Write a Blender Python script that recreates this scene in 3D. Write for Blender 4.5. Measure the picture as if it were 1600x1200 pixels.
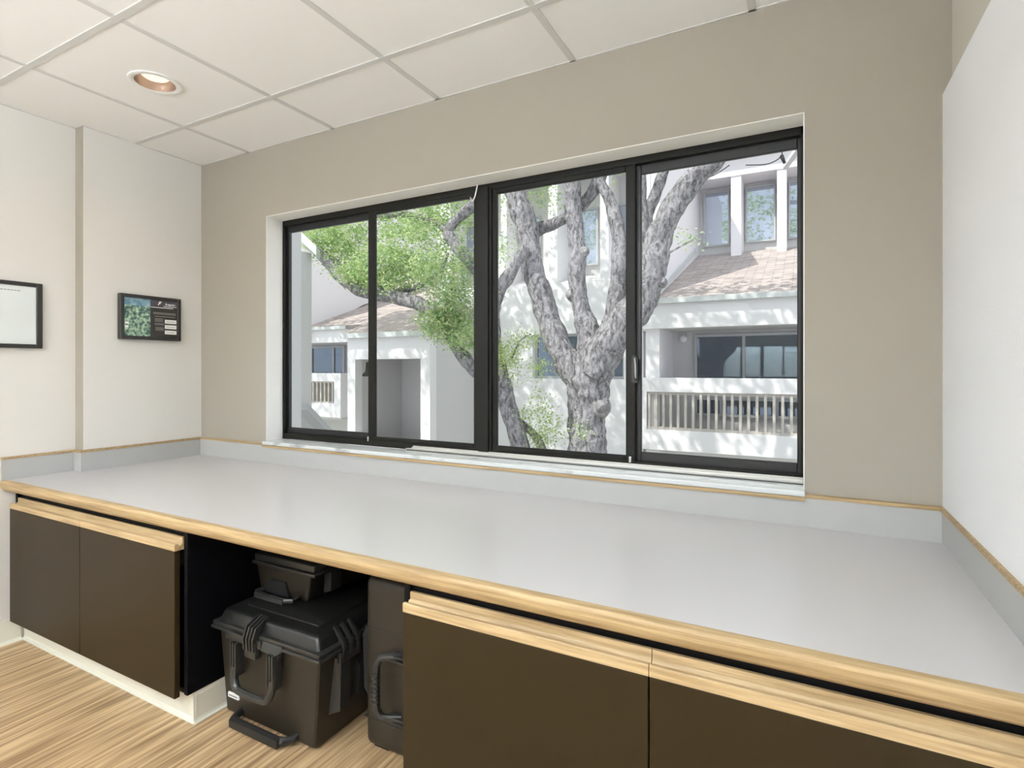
import bpy, bmesh, math, random
from mathutils import Vector, Matrix, noise
for o in list(bpy.data.objects): bpy.data.objects.remove(o)
S = bpy.context.scene
COL = S.collection
R = math.radians
# ------------------------------------------------------------------ camera
YAW = -0.4877; FPX = 855.76; CAM = Vector((3.0147, -1.9205, 1.203)); CY = 576.1
cd = bpy.data.cameras.new('camera'); cam = bpy.data.objects.new('camera', cd); COL.objects.link(cam)
cam.location = CAM; cam.rotation_euler = (R(90), 0, -YAW)
cd.sensor_fit = 'HORIZONTAL'; cd.sensor_width = 36; cd.lens = FPX/1600*36
cd.shift_y = (CY-600)/1600; cd.clip_start = 0.02; cd.clip_end = 300
S.camera = cam
# ------------------------------------------------------------------ world, sun, exposure
W = bpy.data.worlds.new('world'); S.world = W; W.use_nodes = True
nt = W.node_tree; nt.nodes.clear()
out = nt.nodes.new('ShaderNodeOutputWorld'); bg = nt.nodes.new('ShaderNodeBackground')
sky = nt.nodes.new('ShaderNodeTexSky'); sky.sky_type = 'HOSEK_WILKIE'; sky.turbidity = 4.0; sky.ground_albedo = .5
SUN_DIR = Vector((0.50, 0.80, -1.05)).normalized()           # direction the light travels
sky.sun_direction = -SUN_DIR
mixw = nt.nodes.new('ShaderNodeMixRGB'); mixw.inputs[0].default_value = .62; mixw.inputs[2].default_value = (.90, .905, 1, 1)
nt.links.new(sky.outputs[0], mixw.inputs[1]); nt.links.new(mixw.outputs[0], bg.inputs[0]); bg.inputs[1].default_value = 2.15
nt.links.new(bg.outputs[0], out.inputs[0])
sl = bpy.data.lights.new('sun', 'SUN'); sl.energy = 4.6; sl.angle = R(.6); sl.color = (1, .96, .9)
so = bpy.data.objects.new('sun', sl); COL.objects.link(so); so.location = (0, 0, 12)
so.rotation_euler = SUN_DIR.to_track_quat('-Z', 'Y').to_euler()
vs = S.view_settings; vs.view_transform = 'Standard'; vs.look = 'None'; vs.gamma = 1; vs.exposure = 0.0; vs.use_curve_mapping = False
FILL_DOWN = 6; FILL_UP = 120  # power of the added fill lamps

# ------------------------------------------------------------------ helpers
def tag(o, label=None, cat=None, group=None, kind=None):
    if label: o['label'] = label
    if cat: o['category'] = cat
    if group: o['group'] = group
    if kind: o['kind'] = kind
    return o
def empty(name, loc, label=None, cat=None, group=None, kind=None):
    o = bpy.data.objects.new(name, None); COL.objects.link(o); o.location = loc; o.empty_display_size = .1
    return tag(o, label, cat, group, kind)
class MB:
    def __init__(s): s.bm = bmesh.new()
    def poly(s, pts):
        try: return s.bm.faces.new([s.bm.verts.new(p) for p in pts])
        except ValueError: return None
    def box(s, x0, x1, y0, y1, z0, z1, bev=0, seg=2):
        b = bmesh.new()
        bmesh.ops.create_cube(b, size=1, matrix=Matrix.Translation(((x0+x1)/2, (y0+y1)/2, (z0+z1)/2)) @ Matrix.Diagonal((x1-x0, y1-y0, z1-z0, 1)))
        if bev: bmesh.ops.bevel(b, geom=b.edges[:], offset=bev, segments=seg, profile=.6, affect='EDGES')
        s.merge(b); return s
    def merge(s, b):
        me = bpy.data.meshes.new('t'); b.to_mesh(me); b.free(); s.bm.from_mesh(me); bpy.data.meshes.remove(me)
    def prism(s, pts, d):
        """closed outline pts (3d) extruded by vector d"""
        d = Vector(d); a = [s.bm.verts.new(p) for p in pts]; b = [s.bm.verts.new(Vector(p)+d) for p in pts]
        n = len(pts); s.bm.faces.new(a); s.bm.faces.new(b[::-1])
        for i in range(n): s.bm.faces.new((a[i], b[i], b[(i+1) % n], a[(i+1) % n]))
        return s
    def tube(s, pts, rad, seg=10, jitter=0, cap=True, seed=0):
        pts = [Vector(p) for p in pts]; n = len(pts)
        if not hasattr(rad, '__len__'): rad = [rad]*n
        rings = []; up = None
        for i, p in enumerate(pts):
            t = (pts[min(i+1, n-1)]-pts[max(i-1, 0)]).normalized()
            if up is None: up = t.orthogonal().normalized()
            up = (up-t*up.dot(t)).normalized(); v = t.cross(up)
            ring = []
            for k in range(seg):
                a = 2*math.pi*k/seg; r = rad[i]
                dd = up*math.cos(a)+v*math.sin(a)
                if jitter: r *= 1+jitter*noise.noise((p+dd*rad[i])*5+Vector((seed*3.1, 0, 0)))+jitter*.5*noise.noise((p+dd*rad[i])*14)
                ring.append(s.bm.verts.new(p+dd*r))
            rings.append(ring)
        for a, b in zip(rings, rings[1:]):
            for k in range(seg): s.bm.faces.new((a[k], a[(k+1) % seg], b[(k+1) % seg], b[k]))
        if cap: s.bm.faces.new(rings[0][::-1]); s.bm.faces.new(rings[-1])
        return s
    def lathe(s, prof, c, seg=40, closed=False):
        c = Vector(c); rings = [[s.bm.verts.new(c+Vector((r*math.cos(2*math.pi*k/seg), r*math.sin(2*math.pi*k/seg), z))) for k in range(seg)] for r, z in prof]
        prs = list(zip(rings, rings[1:]))+([(rings[-1], rings[0])] if closed else [])
        for a, b in prs:
            for k in range(seg): s.bm.faces.new((a[k], a[(k+1) % seg], b[(k+1) % seg], b[k]))
        return s
    def build(s, name, mat, parent=None, smooth=False, recalc=True, **kw):
        if recalc: bmesh.ops.recalc_face_normals(s.bm, faces=s.bm.faces[:])
        me = bpy.data.meshes.new(name); s.bm.to_mesh(me); s.bm.free()
        me.materials.append(mat)
        if smooth:
            for p in me.polygons: p.use_smooth = True
        o = bpy.data.objects.new(name, me); COL.objects.link(o)
        if smooth == 'auto':
            me.set_sharp_from_angle(angle=R(35))
        if parent:
            o.parent = parent
            if parent.type == 'EMPTY': o.location = -parent.location
        return tag(o, **kw)
def spline(pts, n=6):
    """Catmull-Rom through tuples of any length"""
    res = []; P = [pts[0]]+list(pts)+[pts[-1]]
    for i in range(1, len(P)-2):
        for k in range(n):
            t = k/n
            res.append(tuple(.5*((2*b)+(c-a)*t+(2*a-5*b+4*c-d)*t*t+(3*b-a-3*c+d)*t**3) for a, b, c, d in zip(P[i-1], P[i], P[i+1], P[i+2])))
    res.append(tuple(pts[-1])); return res
FW = Vector((math.sin(YAW), math.cos(YAW), 0)); RT = Vector((math.cos(YAW), -math.sin(YAW), 0))
def at(u, v, Y):
    """the world point at depth Y that the photograph shows at pixel u, v"""
    d = FW+RT*((u-800)/FPX)+Vector((0, 0, 1))*((CY-v)/FPX)
    return CAM+d*((Y-CAM.y)/d.y)
def mpp(u, Y):
    d = FW+RT*((u-800)/FPX); return (Y-CAM.y)/d.y/FPX

# ------------------------------------------------------------------ materials
def mat(name, color, rough=.6, metal=0, spec=.5, bump=0, bscale=40, bstretch=(1, 1, 1), color2=None, cscale=6, cstretch=(1, 1, 1), coat=0, detail=4, ramp=(.35, .65), bdist=.01):
    m = bpy.data.materials.new(name); m.use_nodes = True; t = m.node_tree; b = t.nodes['Principled BSDF']
    b.inputs['Base Color'].default_value = (*color, 1); b.inputs['Roughness'].default_value = rough
    b.inputs['Metallic'].default_value = metal; b.inputs['Specular IOR Level'].default_value = spec; b.inputs['Coat Weight'].default_value = coat
    tc = t.nodes.new('ShaderNodeTexCoord')
    def nz(scale, stretch, det):
        mp = t.nodes.new('ShaderNodeMapping'); mp.inputs['Scale'].default_value = stretch
        n = t.nodes.new('ShaderNodeTexNoise'); n.inputs['Scale'].default_value = scale; n.inputs['Detail'].default_value = det
        t.links.new(tc.outputs['Object'], mp.inputs[0]); t.links.new(mp.outputs[0], n.inputs['Vector']); return n
    if color2:
        n = nz(cscale, cstretch, detail); r = t.nodes.new('ShaderNodeValToRGB')
        r.color_ramp.elements[0].position = ramp[0]; r.color_ramp.elements[1].position = ramp[1]
        r.color_ramp.elements[0].color = (*color, 1); r.color_ramp.elements[1].color = (*color2, 1)
        t.links.new(n.outputs['Fac'], r.inputs[0]); t.links.new(r.outputs[0], b.inputs['Base Color'])
    if bump:
        n = nz(bscale, bstretch, 5); bp = t.nodes.new('ShaderNodeBump'); bp.inputs['Strength'].default_value = bump; bp.inputs['Distance'].default_value = bdist
        t.links.new(n.outputs['Fac'], bp.inputs['Height']); t.links.new(bp.outputs[0], b.inputs['Normal'])
    return m
def glass_mat(name, tint=(.96, .98, .97), refl=.08):
    m = bpy.data.materials.new(name); m.use_nodes = True; t = m.node_tree; t.nodes.clear()
    o = t.nodes.new('ShaderNodeOutputMaterial'); mx = t.nodes.new('ShaderNodeMixShader'); tr = t.nodes.new('ShaderNodeBsdfTransparent'); gl = t.nodes.new('ShaderNodeBsdfGlossy')
    fr = t.nodes.new('ShaderNodeFresnel'); fr.inputs[0].default_value = 1.3
    tr.inputs[0].default_value = (*tint, 1); gl.inputs['Roughness'].default_value = .0
    ge = t.nodes.new('ShaderNodeNewGeometry'); mu = t.nodes.new('ShaderNodeMath'); mu.operation = 'SUBTRACT'; mu.use_clamp = True   # no mirror on the pane's back face
    t.links.new(fr.outputs[0], mu.inputs[0]); t.links.new(ge.outputs['Backfacing'], mu.inputs[1]); t.links.new(mu.outputs[0], mx.inputs[0]); t.links.new(tr.outputs[0], mx.inputs[1]); t.links.new(gl.outputs[0], mx.inputs[2]); t.links.new(mx.outputs[0], o.inputs[0])
    return m
def emit_mat(name, color, strength):
    m = bpy.data.materials.new(name); m.use_nodes = True; b = m.node_tree.nodes['Principled BSDF']
    b.inputs['Base Color'].default_value = (*color, 1); b.inputs['Emission Color'].default_value = (*color, 1); b.inputs['Emission Strength'].default_value = strength
    return m
M = {}
M['wall_up'] = mat('upper_wall_beige', (.60, .57, .50), .85)  # even beige, between the window wall and side wall tones
M['wall'] = mat('shaded_wall_paint', (.345, .315, .265), .85, bump=.15, bscale=180, bdist=.002)  # beige, darkened to put the backlit wall's shade into the colour
M['wall_side'] = mat('pale_wall_paint', (.74, .72, .68), .8, bump=.15, bscale=180, bdist=.002)
M['wall_white'] = mat('white_wall_paint', (.90, .91, .93), .75, bump=.35, bscale=220, bdist=.002)
M['reveal'] = mat('daylit_reveal_paint', (.88, .87, .84), .7)  # paler than the wall: daylight on the reveal is put into the colour
M['tile'] = mat('ceiling_tile', (.90, .895, .88), .9, bump=.2, bscale=300, bdist=.001)
M['grid'] = mat('ceiling_grid_metal', (.66, .655, .64), .5)
M['laminate'] = mat('counter_laminate', (.585, .568, .565), .25, spec=.5)
M['splash'] = mat('backsplash_laminate', (.43, .43, .42), .45)
M['oak'] = mat('oak', (.27, .175, .08), .5, color2=(.46, .33, .17), cscale=9, cstretch=(.5, 14, 14), detail=8, bump=.2, bscale=9, bstretch=(.7, 20, 20), ramp=(.3, .62))
M['oak_pull'] = mat('oak_pull', (.33, .22, .105), .45, color2=(.54, .395, .215), cscale=8, cstretch=(.6, 12, 12), detail=8, bump=.2, bscale=9, bstretch=(.7, 20, 20), ramp=(.3, .62))
M['door'] = mat('bronze_laminate', (.028, .0185, .0075), .42, spec=.16, bump=.05, bscale=250, bdist=.001)
M['black_lam'] = mat('black_laminate', (.002, .002, .003), .5, spec=.15)
M['cove'] = mat('vinyl_cove_base', (.74, .72, .62), .5)
M['marble'] = mat('marble', (.66, .69, .69), .25, color2=(.30, .30, .30), cscale=9, cstretch=(1, 3, 3), detail=9, ramp=(.55, .75))
M['bronze'] = mat('dark_bronze_aluminium', (.009, .009, .007), .4, spec=.2)
M['bronze_dark'] = mat('black_aluminium', (.008, .008, .009), .4)
M['alu'] = mat('brushed_aluminium', (.72, .72, .70), .35, metal=.8)
M['steel'] = mat('latch_metal', (.5, .5, .5), .3, metal=1)
M['glass'] = glass_mat('clear_glass')
M['cable'] = mat('white_cord', (.9, .9, .9), .5)
M['case'] = mat('black_case_plastic', (.018, .014, .009), .45, bump=.2, bscale=400, bdist=.0008)
M['lid'] = mat('black_case_lid_plastic', (.008, .0085, .0075), .36, bump=.3, bscale=60, bdist=.002)
M['trimp'] = mat('black_case_trim', (.024, .024, .022), .33)
M['label'] = mat('white_label', (.85, .85, .85), .5)
M['dust'] = mat('black_rubber', (.012, .012, .012), .5)
M['frame_blk'] = mat('black_picture_frame', (.022, .021, .018), .4)
M['paper'] = mat('white_print_under_glass', (.80, .84, .84), .15, color2=(.72, .76, .75), cscale=3)
M['ink'] = mat('grey_ink', (.25, .25, .26), .6)
M['poster'] = mat('dark_poster', (.035, .031, .028), .12)
M['poster_hi'] = mat('poster_header', (.075, .07, .09), .12)
M['poster_green'] = mat('poster_leafy_picture', (.035, .10, .085), .15, color2=(.50, .66, .42), cscale=70, detail=4, ramp=(.42, .68))
M['poster_blue'] = mat('poster_sky_picture', (.10, .22, .28), .15, color2=(.35, .50, .58), cscale=30, ramp=(.4, .7))
M['print'] = mat('white_print', (.85, .84, .82), .4)
M['print_grey'] = mat('grey_print', (.26, .25, .24), .4)
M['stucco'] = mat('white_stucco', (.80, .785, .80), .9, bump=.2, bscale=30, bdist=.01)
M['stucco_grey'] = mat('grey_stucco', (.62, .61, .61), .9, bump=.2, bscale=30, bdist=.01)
M['win'] = mat('facade_window_glass', (.42, .47, .55), .03, metal=.75)
M['win_low'] = mat('lower_facade_window_glass', (.15, .19, .24), .03, metal=.6)  # darker tint stands in for the dim reflections in the lower panes
M['winframe'] = mat('facade_window_frame', (.45, .46, .47), .5)
M['trim_l'] = mat('painted_trim', (.58, .60, .60), .7)
M['baluster'] = mat('weathered_baluster', (.50, .465, .425), .8)
M['interior_d'] = mat('office_interior', (.10, .11, .12), .8)
M['ground'] = mat('grass_ground', (.22, .25, .15), .95, color2=(.36, .35, .28), cscale=1.2)
M['can'] = mat('downlight_reflector', (.50, .38, .30), .3, metal=.7)
M['white_metal'] = mat('white_metal', (.85, .85, .83), .4)
# floor: vinyl with long fine streaks along y
def floor_mat():
    m = bpy.data.materials.new('streaked_vinyl_floor'); m.use_nodes = True; t = m.node_tree; b = t.nodes['Principled BSDF']; b.inputs['Roughness'].default_value = .42
    tc = t.nodes.new('ShaderNodeTexCoord'); cols = None
    def layer(scale, st, det, lo, hi, c0, c1):
        mp = t.nodes.new('ShaderNodeMapping'); mp.inputs['Scale'].default_value = st
        n = t.nodes.new('ShaderNodeTexNoise'); n.inputs['Scale'].default_value = scale; n.inputs['Detail'].default_value = det
        r = t.nodes.new('ShaderNodeValToRGB'); r.color_ramp.elements[0].position = lo; r.color_ramp.elements[1].position = hi
        r.color_ramp.elements[0].color = (*c0, 1); r.color_ramp.elements[1].color = (*c1, 1)
        t.links.new(tc.outputs['Object'], mp.inputs[0]); t.links.new(mp.outputs[0], n.inputs['Vector']); t.links.new(n.outputs['Fac'], r.inputs[0]); return r
    a = layer(1, (75, 3.0, 1), 3, .33, .66, (.27, .165, .08), (.68, .49, .28))
    c = layer(1, (24, 1.2, 1), 2, .35, .6, (.70, .66, .6), (1, 1, 1))
    mx = t.nodes.new('ShaderNodeMixRGB'); mx.blend_type = 'MULTIPLY'; mx.inputs[0].default_value = .8
    t.links.new(a.outputs[0], mx.inputs[1]); t.links.new(c.outputs[0], mx.inputs[2]); t.links.new(mx.outputs[0], b.inputs['Base Color'])
    return m
M['floor'] = floor_mat()
def bark_mat():
    m = bpy.data.materials.new('oak_bark'); m.use_nodes = True; t = m.node_tree; b = t.nodes['Principled BSDF']; b.inputs['Roughness'].default_value = .9
    tc = t.nodes.new('ShaderNodeTexCoord'); mp = t.nodes.new('ShaderNodeMapping'); mp.inputs['Scale'].default_value = (1, 1, .38)
    n0 = t.nodes.new('ShaderNodeTexNoise'); n0.inputs['Scale'].default_value = 6; n0.inputs['Detail'].default_value = 4
    ad = t.nodes.new('ShaderNodeMixRGB'); ad.blend_type = 'ADD'; ad.inputs[0].default_value = .13
    v = t.nodes.new('ShaderNodeTexNoise'); v.inputs['Scale'].default_value = 26; v.inputs['Detail'].default_value = 5; v.inputs['Roughness'].default_value = .62
    t.links.new(tc.outputs['Object'], mp.inputs[0]); t.links.new(tc.outputs['Object'], n0.inputs[0]); t.links.new(mp.outputs[0], ad.inputs[1]); t.links.new(n0.outputs[1], ad.inputs[2]); t.links.new(ad.outputs[0], v.inputs['Vector'])
    r = t.nodes.new('ShaderNodeValToRGB'); e = r.color_ramp.elements; e[0].position = .36; e[0].color = (.10, .095, .10, 1); e[1].position = .60; e[1].color = (.42, .405, .425, 1)
    t.links.new(v.outputs['Fac'], r.inputs[0]); t.links.new(r.outputs[0], b.inputs['Base Color'])
    bp = t.nodes.new('ShaderNodeBump'); bp.inputs['Strength'].default_value = 1; bp.inputs['Distance'].default_value = .05
    t.links.new(v.outputs['Fac'], bp.inputs['Height']); t.links.new(bp.outputs[0], b.inputs['Normal']); return m
M['bark'] = bark_mat()
M['cut'] = mat('weathered_cut_wood', (.22, .21, .215), .9, color2=(.36, .345, .35), cscale=20, bump=.5, bscale=30)
def leaf_mat(name, c1, c2):
    m = bpy.data.materials.new(name); m.use_nodes = True; t = m.node_tree; t.nodes.clear()
    o = t.nodes.new('ShaderNodeOutputMaterial'); mx = t.nodes.new('ShaderNodeMixShader'); mx.inputs[0].default_value = .45
    d = t.nodes.new('ShaderNodeBsdfDiffuse'); tr = t.nodes.new('ShaderNodeBsdfTranslucent'); tc = t.nodes.new('ShaderNodeTexCoord')
    n = t.nodes.new('ShaderNodeTexNoise'); n.inputs['Scale'].default_value = 9; n.inputs['Detail'].default_value = 6; r = t.nodes.new('ShaderNodeValToRGB')
    r.color_ramp.elements[0].position = .36; r.color_ramp.elements[1].position = .62; r.color_ramp.elements[0].color = (*c1, 1); r.color_ramp.elements[1].color = (*c2, 1)
    t.links.new(tc.outputs['Object'], n.inputs[0]); t.links.new(n.outputs['Fac'], r.inputs[0]); t.links.new(r.outputs[0], d.inputs[0]); t.links.new(r.outputs[0], tr.inputs[0])
    t.links.new(d.outputs[0], mx.inputs[1]); t.links.new(tr.outputs[0], mx.inputs[2]); t.links.new(mx.outputs[0], o.inputs[0]); return m
M['leaf'] = leaf_mat('oak_leaves', (.24, .42, .16), (.74, .82, .46))
M['leaf_y'] = leaf_mat('young_oak_leaves', (.38, .55, .18), (.75, .82, .45))
def shingle_mat():
    m = bpy.data.materials.new('asphalt_shingles'); m.use_nodes = True; t = m.node_tree; b = t.nodes['Principled BSDF']; b.inputs['Roughness'].default_value = .9
    tc = t.nodes.new('ShaderNodeTexCoord'); br = t.nodes.new('ShaderNodeTexBrick'); br.inputs['Scale'].default_value = 1
    br.inputs['Color1'].default_value = (.50, .43, .40, 1); br.inputs['Color2'].default_value = (.36, .31, .29, 1); br.inputs['Mortar'].default_value = (.25, .215, .20, 1)
    br.inputs['Brick Width'].default_value = .33; br.inputs['Row Height'].default_value = .12; br.inputs['Mortar Size'].default_value = .008
    n = t.nodes.new('ShaderNodeTexNoise'); n.inputs['Scale'].default_value = 3.5; n.inputs['Detail'].default_value = 5
    mx = t.nodes.new('ShaderNodeMixRGB'); mx.blend_type = 'OVERLAY'; mx.inputs[0].default_value = .35
    t.links.new(tc.outputs['Object'], br.inputs[0]); t.links.new(tc.outputs['Object'], n.inputs[0]); t.links.new(br.outputs[0], mx.inputs[1]); t.links.new(n.outputs[0], mx.inputs[2]); t.links.new(mx.outputs[0], b.inputs['Base Color'])
    return m
M['shingle'] = shingle_mat()

# ------------------------------------------------------------------ room shell
WX = 3.3615; H = 2.353; YB = -4.7; PY = -.579; PX = -.067; CT = .717; BT = .817; D = .863; ZL = 1.971
wl, wr, wb, wt = .545, 3.02, .828, 1.997
m = MB()
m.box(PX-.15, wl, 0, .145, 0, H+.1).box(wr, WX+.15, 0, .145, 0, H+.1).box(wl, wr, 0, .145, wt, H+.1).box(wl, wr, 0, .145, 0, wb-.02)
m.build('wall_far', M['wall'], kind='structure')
m = MB()
m.box(PX-.15, PX, YB, PY, 0, H+.1).box(PX-.15, 0, PY, 0, 0, H+.1)
wlf = m.build('wall_left', M['wall_side'], kind='structure')
MB().box(PX, -.0002, PY-.002, PY, 0, H+.002).build('pier_return_shade', M['wall'], wlf)  # thin skin in the darkened beige, painting the shade of the return
m = MB()
m.box(WX, WX+.15, YB, 0, 0, ZL)
m.build('wall_right', M['wall_white'], kind='structure')
MB().box(WX+.021, WX+.15, YB, 0, ZL, H+.1).build('wall_right_upper', M['wall_up'], kind='structure')
MB().box(PX-.15, WX+.15, YB-.15, YB, 0, H+.1).build('wall_near', M['wall_side'], kind='structure')
MB().box(PX-.15, WX+.15, YB-.15, .2, -.1, 0).build('floor', M['floor'], kind='structure')
ceil = MB()
CX, CYd = .712, -.645                                            # downlight centre
def slab_with_hole(mb, x0, x1, y0, y1, z, cx, cy, r, n=32):
    ring = [(cx+r*math.cos(2*math.pi*k/n), cy+r*math.sin(2*math.pi*k/n)) for k in range(n)]
    sq = []
    for k in range(n):
        a = 2*math.pi*k/n; c, s_ = math.cos(a), math.sin(a); f = 1/max(abs(c), abs(s_)); q = .14
        sq.append((cx+c*f*q, cy+s_*f*q))
    for k in range(n):
        j = (k+1) % n; mb.poly([(ring[k][0], ring[k][1], z), (sq[k][0], sq[k][1], z), (sq[j][0], sq[j][1], z), (ring[j][0], ring[j][1], z)])
    q = .14
    for a in ((x0, cx-q, y0, y1), (cx+q, x1, y0, y1), (cx-q, cx+q, y0, cy-q), (cx-q, cx+q, cy+q, y1)):
        mb.poly([(a[0], a[2], z), (a[1], a[2], z), (a[1], a[3], z), (a[0], a[3], z)])
slab_with_hole(ceil, PX-.15, WX+.15, YB-.15, .145, H+.0025, CX, CYd, .074)
ceil.box(PX-.15, WX+.15, YB-.15, .145, H+.2, H+.3)
ceiling = ceil.build('ceiling', M['tile'], kind='structure', recalc=False)
g = MB(); GX = [.41+.6155*k for k in range(-0, 5)]; GY = [-.348-.5925*k for k in range(8)]
for x in GX: g.box(x-.0115, x+.0115, YB, 0, H, H+.006)
for y in GY: g.box(PX if y < PY else 0, WX+.02, y-.0115, y+.0115, H-.0004, H+.007)
g.build('ceiling_grid', M['grid'], ceiling)
g = MB()                                                          # wall angle
g.box(0, WX+.02, -.008, 0, H, H+.006).box(0, .008, PY, 0, H, H+.006).box(PX, PX+.008, YB, PY, H, H+.006)
g.build('wall_angle', M['grid'], ceiling)
g = MB(); g.prism([(PX, YB, 0), (PX+.02, YB, 0), (PX+.006, YB, .012), (PX+.006, YB, .10), (PX, YB, .10)], (0, -.79-YB, 0))
g.build('baseboard_left', M['cove'], kind='structure')

# ------------------------------------------------------------------ window_1
win = empty('window_1', ((wl+wr)/2, .14, wb), kind='structure')
F0, F1 = .100, .143
m = MB(); m.box(wl, wl+.003, .0005, F0, wb, wt).box(wr-.003, wr, .0005, F0, wb, wt).box(wl, wr, .0005, F0, wt-.003, wt)
m.build('plaster_return', M['reveal'], win)
f = MB(); fw = .024
f.box(wl, wl+.014, F0, F1, wb, wt).box(wr-.010, wr, F0, F1, wb, wt).box(wl, wr, F0, F1, wt-.030, wt).box(wl, wr, F0+.004, F1, wb, wb+.026).box(wl, wr, F0, F0+.010, wb+.018, wb+.030)
f.build('window_frame', M['bronze'], win)
XM0, XM1 = 1.772, 1.845
f = MB(); f.box(XM0+.012, XM1-.012, F0-.012, F1, wb+.02, wt-.02).box(XM0, XM1, F0-.004, F1, wb+.02, wt-.02)
f.build('mullion', M['bronze'], win)
def sash(x0, x1, y0, y1, z0, z1, sw, hw, name_mat, stile_l=None, stile_r=None):
    sl_, sr_ = stile_l or sw, stile_r or sw
    s = MB(); s.box(x0, x0+sl_, y0, y1, z0, z1, .002, 1).box(x1-sr_, x1, y0, y1, z0, z1, .002, 1).box(x0+sl_, x1-sr_, y0, y1, z1-hw, z1, .002, 1).box(x0+sl_, x1-sr_, y0, y1, z0, z0+hw, .002, 1)
    o = s.build('sash', M[name_mat], win)
    MB().box(x0+sl_-.004, x1-sr_+.004, (y0+y1)/2-.003, (y0+y1)/2+.003, z0+hw-.004, z1-hw+.004).build('glass_pane', M['glass'], o)
    return o
zb, ztp = wb+.026, wt-.028
sashA = sash(wl+.012, 1.175, .123, .139, zb, ztp, .028, .034, 'bronze_dark', .018, .042)
sashB = sash(1.148, XM0+.002, .104, .121, zb, ztp, .022, .022, 'bronze', .042, .022)
sashC = sash(XM1-.002, 2.462, .104, .121, zb, ztp, .024, .022, 'bronze', .024, .036)
sashD = sash(2.436, wr-.009, .123, .139, zb, ztp, .030, .036, 'bronze_dark', .044, .012)
lt = MB(); lt.prism([(2.450, .104, 1.150), (2.472, .104, 1.150), (2.472, .104, 1.238), (2.462, .104, 1.252), (2.450, .104, 1.252)], (0, -.005, 0))
lt.build('latch_plate', M['bronze_dark'], sashC); lt = MB()
lt.tube(spline([(2.466, .098, 1.165), (2.468, .084, 1.175), (2.468, .082, 1.215), (2.462, .095, 1.243)]), .0032, 8)
lt.build('latch', M['steel'], sashC, smooth='auto')
MB().prism([(1.105, .122, 1.165), (1.15, .122, 1.165), (1.15, .122, 1.235), (1.13, .122, 1.235), (1.125, .122, 1.19), (1.105, .122, 1.175)], (0, -.012, 0)).build('latch', M['bronze_dark'], sashA)
for x in (1.150, 2.440): MB().box(x, x+.010, .094, .104, wb+.024, wb+.046, .002).build('weatherstrip_clip', M['steel'], win)
# silver track lying on the stool in front of the frame
t = MB(); y0 = .078
t.box(1.40, wr-.004, y0, .0995, wb+.005, wb+.0075).box(1.40, wr-.004, y0, y0+.002, wb+.004, wb+.010).box(1.43, wr-.004, y0+.006, y0+.008, wb+.0075, wb+.016).box(1.43, wr-.004, y0+.016, y0+.018, wb+.0075, wb+.021)
MB().box(1.402, wr-.004, y0+.004, .0995, wb, wb+.005).build('track_gap_shadow', M['dust'], win)  # black strip standing in for the shadow gap under the track
t.build('aluminium_track', M['alu'], win)
s_ = MB(); s_.box(wl-.004, wr+.002, -.022, .100, wb-.018, wb, .004)
s_.build('window_sill', M['marble'], win)
c = MB(); c.tube(spline([(1.785, .082, 1.992), (1.778, .080, 1.955), (1.768, .082, 1.935), (1.755, .088, 1.925), (1.742, .10, 1.94), (1.735, .105, 1.95)]), .0028, 8)
tag(c.build('cord', M['cable'], smooth=True), 'thin white cord hanging loose over the top of the window mullion', 'cord')

# ------------------------------------------------------------------ countertop
ct = empty('countertop', (WX/2, -D/2, CT), 'long pale grey laminate countertop with oak edge under the window', 'countertop')
m = MB(); z0, z1 = CT-.034, CT
NY = -(D-.024)
def cprism(pts, z0, z1): MB_.prism([(x, y, z0) for x, y in pts], (0, 0, z1-z0))
MB_ = m; cprism([(PX, NY), (WX-.001, NY), (WX-.001, -.001), (.001, -.001), (.001, PY-.001), (PX+.001, PY-.001)], z0, z1)
m.build('laminate_top', M['laminate'], ct)
m = MB(); prof = []
y0_, y1_ = NY, -D; zt, zb_ = CT, CT-.046
prof = [(y0_, zt), (y1_+.006, zt-.001), (y1_+.002, zt-.004), (y1_, zt-.010), (y1_+.001, zt-.024), (y1_+.007, zt-.037), (y1_+.014, zt-.044), (y1_+.022, zb_), (y0_, zb_)]
m.prism([(PX+.001, y, z) for y, z in prof], (WX-PX-.002, 0, 0))
m.build('oak_nosing', M['oak'], ct, smooth='auto')
bs = .014
m = MB(); m.box(0, WX, -bs, 0, CT, BT-.0105); m.build('backsplash', M['splash'], ct)
m = MB(); m.prism([(0, -bs, CT), (bs, -bs, CT), (bs, PY-bs, CT), (PX+bs, PY-bs, CT), (PX+bs, -D+.004, CT), (PX+.001, -D+.004, CT), (PX+.001, PY-.001, CT), (.001, PY-.001, CT)], (0, 0, BT-.0105-CT)); m.build('backsplash', M['splash'], ct)
m = MB(); m.box(WX-.004, WX, -1.0, -bs, CT, BT-.0105); m.build('backsplash', M['splash'], ct)
m = MB(); e = .003
zc0, zc1 = BT-.0105, BT
m.box(0, wl-.004, -bs-e, 0, zc0, zc1).box(wl-.004, wr+.002, -bs-e-.004, 0, zc0-.009, zc1-.008).box(wr+.002, WX, -bs-e, 0, zc0, zc1)
m.build('oak_cap', M['oak'], ct)
q = bs+e; m = MB(); m.prism([(.001, -q, zc0), (q, -q, zc0), (q, PY-q, zc0), (PX+q, PY-q, zc0), (PX+q, -D+.004, zc0), (PX+.001, -D+.004, zc0), (PX+.001, PY-.001, zc0), (.001, PY-.001, zc0)], (0, 0, zc1-zc0)).build('oak_cap', M['oak'], ct)
m = MB(); m.box(WX-.008, WX, -1.0, -bs-e, zc0, zc1); m.build('oak_cap', M['oak'], ct)

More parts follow.
